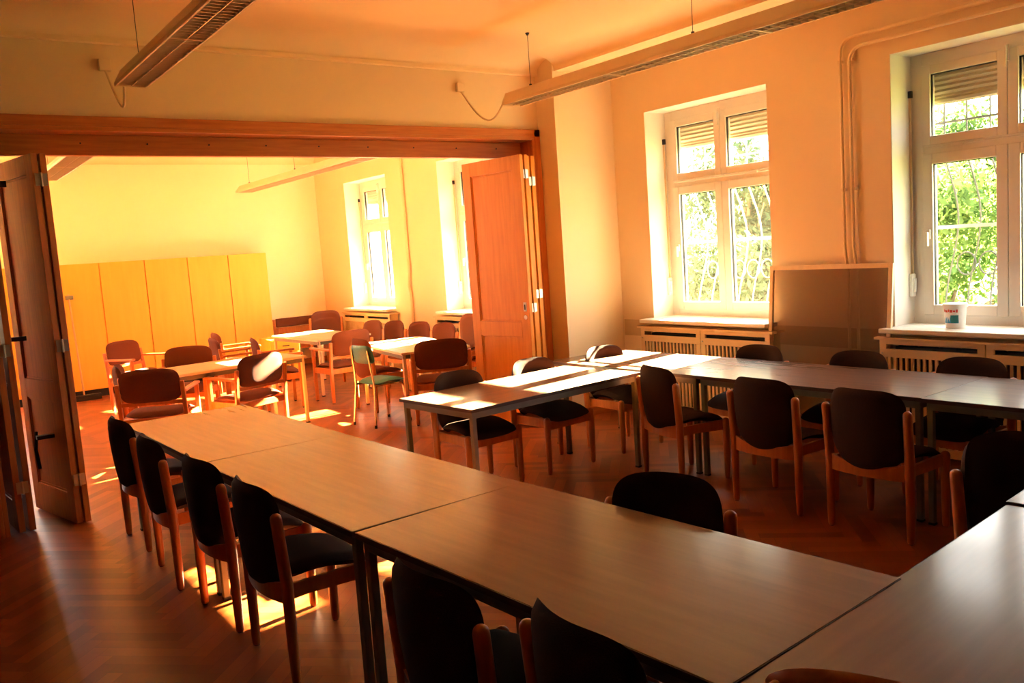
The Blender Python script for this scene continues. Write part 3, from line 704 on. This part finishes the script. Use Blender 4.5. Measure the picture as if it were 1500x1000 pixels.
def chair(x, y, rz, label, group=GA, z=0):
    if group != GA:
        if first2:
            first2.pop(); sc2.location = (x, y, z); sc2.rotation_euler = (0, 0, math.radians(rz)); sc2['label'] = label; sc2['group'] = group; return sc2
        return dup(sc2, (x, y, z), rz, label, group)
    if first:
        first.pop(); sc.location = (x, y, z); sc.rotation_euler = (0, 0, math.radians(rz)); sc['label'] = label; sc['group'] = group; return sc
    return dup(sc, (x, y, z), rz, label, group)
# left row, facing +X
for x, y, rz, lab in (
    (1.275, 5.73, 2, 'farthest dark brown chair on the left side of the left table row'),
    (1.265, 4.91, -2, 'second farthest dark brown chair on the left side of the left table row'),
    (1.310, 4.16, 3, 'third farthest dark brown chair on the left side of the left row'),
    (1.335, 3.49, 0, 'dark brown chair just beyond the paired table legs on the left side'),
    (1.355, 2.08, 2, 'dark brown chair at the bottom edge just nearer than the paired table legs'),
    (1.455, 1.52, -4, 'dark brown chair cut by the bottom edge left of the picture centre')):
    chair(x, y, rz, lab)
chair(2.03, 2.12, 200, 'dark brown chair on the inner side of the left table row')
# window row, camera side, facing +X
for x, y, rz, lab in (
    (4.435, 4.15, -14, 'dark brown chair at the inner corner by the sunstriped table, slightly turned'),
    (4.395, 3.28, 0, 'dark brown chair, middle one of three with backs to us along the window row'),
    (4.375, 2.585, 0, 'dark brown chair, right one of three with backs to us along the window row')):
    chair(x, y, rz, lab)
chair(3.455, 1.386, -105, 'dark brown chair cut by the right edge beside the glaring cross table')
# window side, facing -X
for x, y, rz, lab in (
    (5.13, 4.19, 180, 'dark brown chair between table and radiator of the window beside the pier'),
    (5.13, 3.35, 181, 'dark brown chair behind the window row in front of the leaning framed panel'),
    (5.155, 2.60, 180, 'dark brown chair behind the window row below the bucket window')):
    chair(x, y, rz, lab)
# far side of the striped table, facing -Y
for x, y, rz, lab in (
    (3.30, 5.10, -87, 'sunlit dark chair behind the left end of the sunstriped table'),
    (4.02, 5.13, -87, 'sunlit dark chair behind the middle of the sunstriped table'),
    (4.80, 5.16, -87, 'sunlit dark chair behind the corner of sunstriped table and window row')):
    chair(x, y, rz, lab)
# wooden chair top at the bottom edge
def wooden_chair():
    r = thing('wooden_chair', 'varnished wooden chair whose curved top rail peeks in at the bottom edge', 'chair', (1.515, .85, 0), 20)
    for sy in (-1, 1):
        MB().tube([(-.19, sy * .20, .015), (-.20, sy * .20, .42), (-.235, sy * .195, .86)], [.016, .02, .016], 10, dome=True).build('leg', M['chairwood'], r, smooth=True)
        MB().tube([(.19, sy * .20, .015), (.19, sy * .20, .43)], [.016, .02], 10, dome=True).build('leg', M['chairwood'], r, smooth=True)
    def tr(a, b): return Vector((-.255 + .045 * a * a, a * .225, .85 + b * .04 + .045 * (1 - a * a))), Vector((1, -.4 * a, .1)).normalized()
    MB().pad(tr, 20, 8, .03, 3, 4).build('top_rail', M['chairwood'], r, smooth=True, angle=80)
    MB().pad(lambda a, b: (Vector((a * .21, b * .21, .445)), Vector((0, 0, 1))), 12, 12, .03, 6, 8).build('seat', M['chairwood'], r, smooth=True, angle=80)
    s = MB()
    for sy in (-1, 1): s.box(-.19, .19, sy * .2 - .008, sy * .2 + .008, .37, .43)
    s.box(-.205, -.19, -.2, .2, .37, .43); s.box(.182, .198, -.2, .2, .37, .43); s.build('rail', M['chairwood'], r)
wooden_chair()

# ------------------------------------------------------------ far room
GF = 'tables of the far room'
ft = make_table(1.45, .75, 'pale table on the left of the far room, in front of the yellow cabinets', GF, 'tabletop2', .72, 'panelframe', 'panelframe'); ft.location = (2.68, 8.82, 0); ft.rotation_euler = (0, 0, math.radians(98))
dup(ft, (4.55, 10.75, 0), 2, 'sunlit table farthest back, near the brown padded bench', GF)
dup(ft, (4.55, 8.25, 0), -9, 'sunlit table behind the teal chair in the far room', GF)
ac = make_arm_chair(M['rustlitfab'], 'rust armchair with its back to us at the near side of the left far table'); ac.location = (1.86, 8.17, 0); ac.rotation_euler = (0, 0, math.radians(60)); ac['group'] = 'armchairs of the far room'
GR = 'armchairs of the far room'
for x, y, rz, lab in (
    (2.70, 8.27, 108, 'rust armchair with sun on its seat, to the right at the left far table'),
    (2.42, 11.55, -60, 'armchair standing against the yellow cabinets, leftmost'),
    (3.35, 10.55, -5, 'armchair seen from the side left of the farthest table, nearer one of two'),
    (3.62, 11.35, -5, 'armchair seen from the side left of the farthest table, farther one of two'),
    (3.62, 9.85, -12, 'armchair seen from the side between left far table and farthest table'),
    (2.45, 9.58, -122, 'armchair behind the left far table, back against the cabinets'),
    (4.34, 9.62, 95, 'rust armchair with its back to us at the near end of the farthest table'),
    (4.42, 7.42, 60, 'dark armchair with its back to us beside the big open door leaf')):
    dup(ac, (x, y, 0), rz, lab, GR)
GS = 'side chairs of the far room'
chair(1.93, 8.98, -15, 'side chair at the left end of the left far table', GS)
chair(4.33, 8.62, 0, 'side chair seen from the side behind the teal chair, sun on its top edge', GS)
for x, y, rz, lab in (
    (5.17, 10.78, 188, 'side chair of the row along the far windows, leftmost'),
    (5.24, 10.28, 188, 'side chair of the row along the far windows, second from left'),
    (5.30, 9.70, 188, 'side chair of the row along the far windows, third from left'),
    (5.32, 9.12, 188, 'side chair of the row along the far windows, fourth from left'),
    (5.34, 8.50, 188, 'lower side chair of a stack beside the open door leaf')):
    chair(x, y, rz, lab, GS)
chair(5.34, 8.48, 188, 'upper side chair of a stack beside the open door leaf', GS, z=.13)
chair(5.32, 12.30, -115, 'lower side chair of a stack in the corner beyond the farthest table', GS)
chair(5.33, 12.31, -115, 'upper side chair of a stack in the corner beyond the farthest table', GS, z=.10)

tc_ = thing('school_chair', 'small teal vinyl chair with chromed tube legs by the sunlit far table', 'chair', (3.94, 7.86, 0), 8)
MB().pad(lambda a, b: (Vector((.01 + a * .19, b * .19, .445 + .01 * math.cos(2.4 * a))), Vector((0, 0, 1))), 14, 14, .045, 6, 7).build('seat', M['teal'], tc_, smooth=True, angle=80)
MB().pad(lambda a, b: (Vector((-.215 + .03 * a * a - .02 * b, a * .185, .735 + b * .095)), Vector((1, -.3 * a, .15)).normalized()), 14, 10, .03, 5, 7).build('backrest', M['teal'], tc_, smooth=True, angle=80)
for sy in (-1, 1):
    l = MB().tube([(-.23, sy * .19, .02), (-.19, sy * .165, .40), (-.20, sy * .15, .55), (-.225, sy * .14, .78)], .0115, 8).build('leg', M['chrome'], tc_, smooth=True); MB().tube([(-.232, sy * .19, 0), (-.23, sy * .19, .03)], .014, 8).build('foot', M['rubber'], l)
    l = MB().tube([(.20, sy * .19, .02), (.165, sy * .165, .38), (.12, sy * .16, .42), (-.18, sy * .16, .42)], .0115, 8).build('leg', M['chrome'], tc_, smooth=True); MB().tube([(.202, sy * .19, 0), (.20, sy * .19, .03)], .014, 8).build('foot', M['rubber'], l)

# cabinets along the far wall
def cabinet(x0, label):
    w = 1.215; H_ = 1.885; r = thing('cabinet', label, 'cabinet', (x0, YF, 0), 0, 'yellow cabinets along the far wall')
    y0 = -.40
    s = MB(); s.box(.002, .02, y0, -.01, .11, H_); s.box(w - .02, w - .002, y0, -.01, .11, H_); s.box(.02, w - .02, y0, -.01, H_ - .02, H_); s.box(.02, w - .02, y0, -.01, .11, .13); s.box(.02, w - .02, -.02, -.01, .13, H_ - .02)
    s.build('body', M['cabinet'], r)
    MB().box(.03, w - .03, y0 + .04, -.02, 0, .11).build('plinth', M['black'], r)
    for k in range(2):
        a = .006 + k * w / 2; d = MB().box(a, a + w / 2 - .012, y0 - .02, y0 - .001, .115, H_ - .003).build('door', M['cabinet'], r, bevel=.002)
        kx = w / 2 - .035 if k == 0 else w / 2 + .035
        MB().tube([(kx, y0 - .02, 1.05), (kx, y0 - .04, 1.05)], [.008, .013], 10).build('knob', M['cabinet'], d, smooth=True)
    return r
for x0, lab in ((1.18, 'yellow two-door cabinet, leftmost in view, broom leaning on it'), (2.395, 'yellow two-door cabinet, middle one of the three in view'), (3.61, 'yellow two-door cabinet, rightmost, next to the padded bench')):
    cabinet(x0, lab)
r = thing('broom', 'long-handled push broom leaning against the leftmost yellow cabinet', 'broom', (1.98, 13.0, 0), 0)
MB().tube([(0, 0, .06), (-.02, .16, 1.48)], .012, 10).build('handle', M['dooredge'], r, smooth=True)
MB().box(-.22, .22, -.035, .03, .045, .08).build('head', M['darkmetal'], r, bevel=.008)
MB().box(-.215, .215, -.03, .025, 0, .05).build('bristles', M['black'], r)
MB().box(-.06, .04, .14, .18, 1.40, 1.46).build('grip', M['steel'], r, bevel=.01)
# padded bench
r = thing('padded_bench', 'wooden bench with brown padded backrest beside the yellow cabinets', 'bench', (4.93, 13.30, 0), 0)
s = MB()
for x in (0, .70): s.box(x, x + .045, .18, .225, 0, .80); s.box(x, x + .045, -.26, -.215, 0, .42)
s.box(.045, .70, -.26, -.235, .33, .40); s.box(.045, .70, .19, .215, .33, .40); s.box(.045, .70, .19, .215, .55, .66); s.build('frame', M['chairwood'], r, bevel=.004)
MB().box(.045, .70, .165, .20, .67, .81).build('back_pad', M['rustlitfab'], r, bevel=.01)
MB().box(.01, .735, -.25, .17, .405, .46).build('seat_pad', M['rustlitfab'], r, bevel=.015)
# wooden pedestal under the farthest table
r = thing('drawer_pedestal', 'low wooden pedestal cabinet beyond the farthest table', 'cabinet', (4.50, 12.1, 0), 0)
MB().box(-.22, .22, -.20, .25, .03, .62).build('body', M['cabinet'], r, bevel=.004)
for z in (.05, .24, .43):
    d = MB().box(-.205, .205, -.218, -.201, z, z + .175).build('drawer', M['cabinet'], r, bevel=.003); MB().box(-.05, .05, -.232, -.219, z + .08, z + .095).build('pull', M['darkmetal'], d)
MB().box(.221, .235, -.2, .25, 0, .63).build('side_board', M['black'], r)
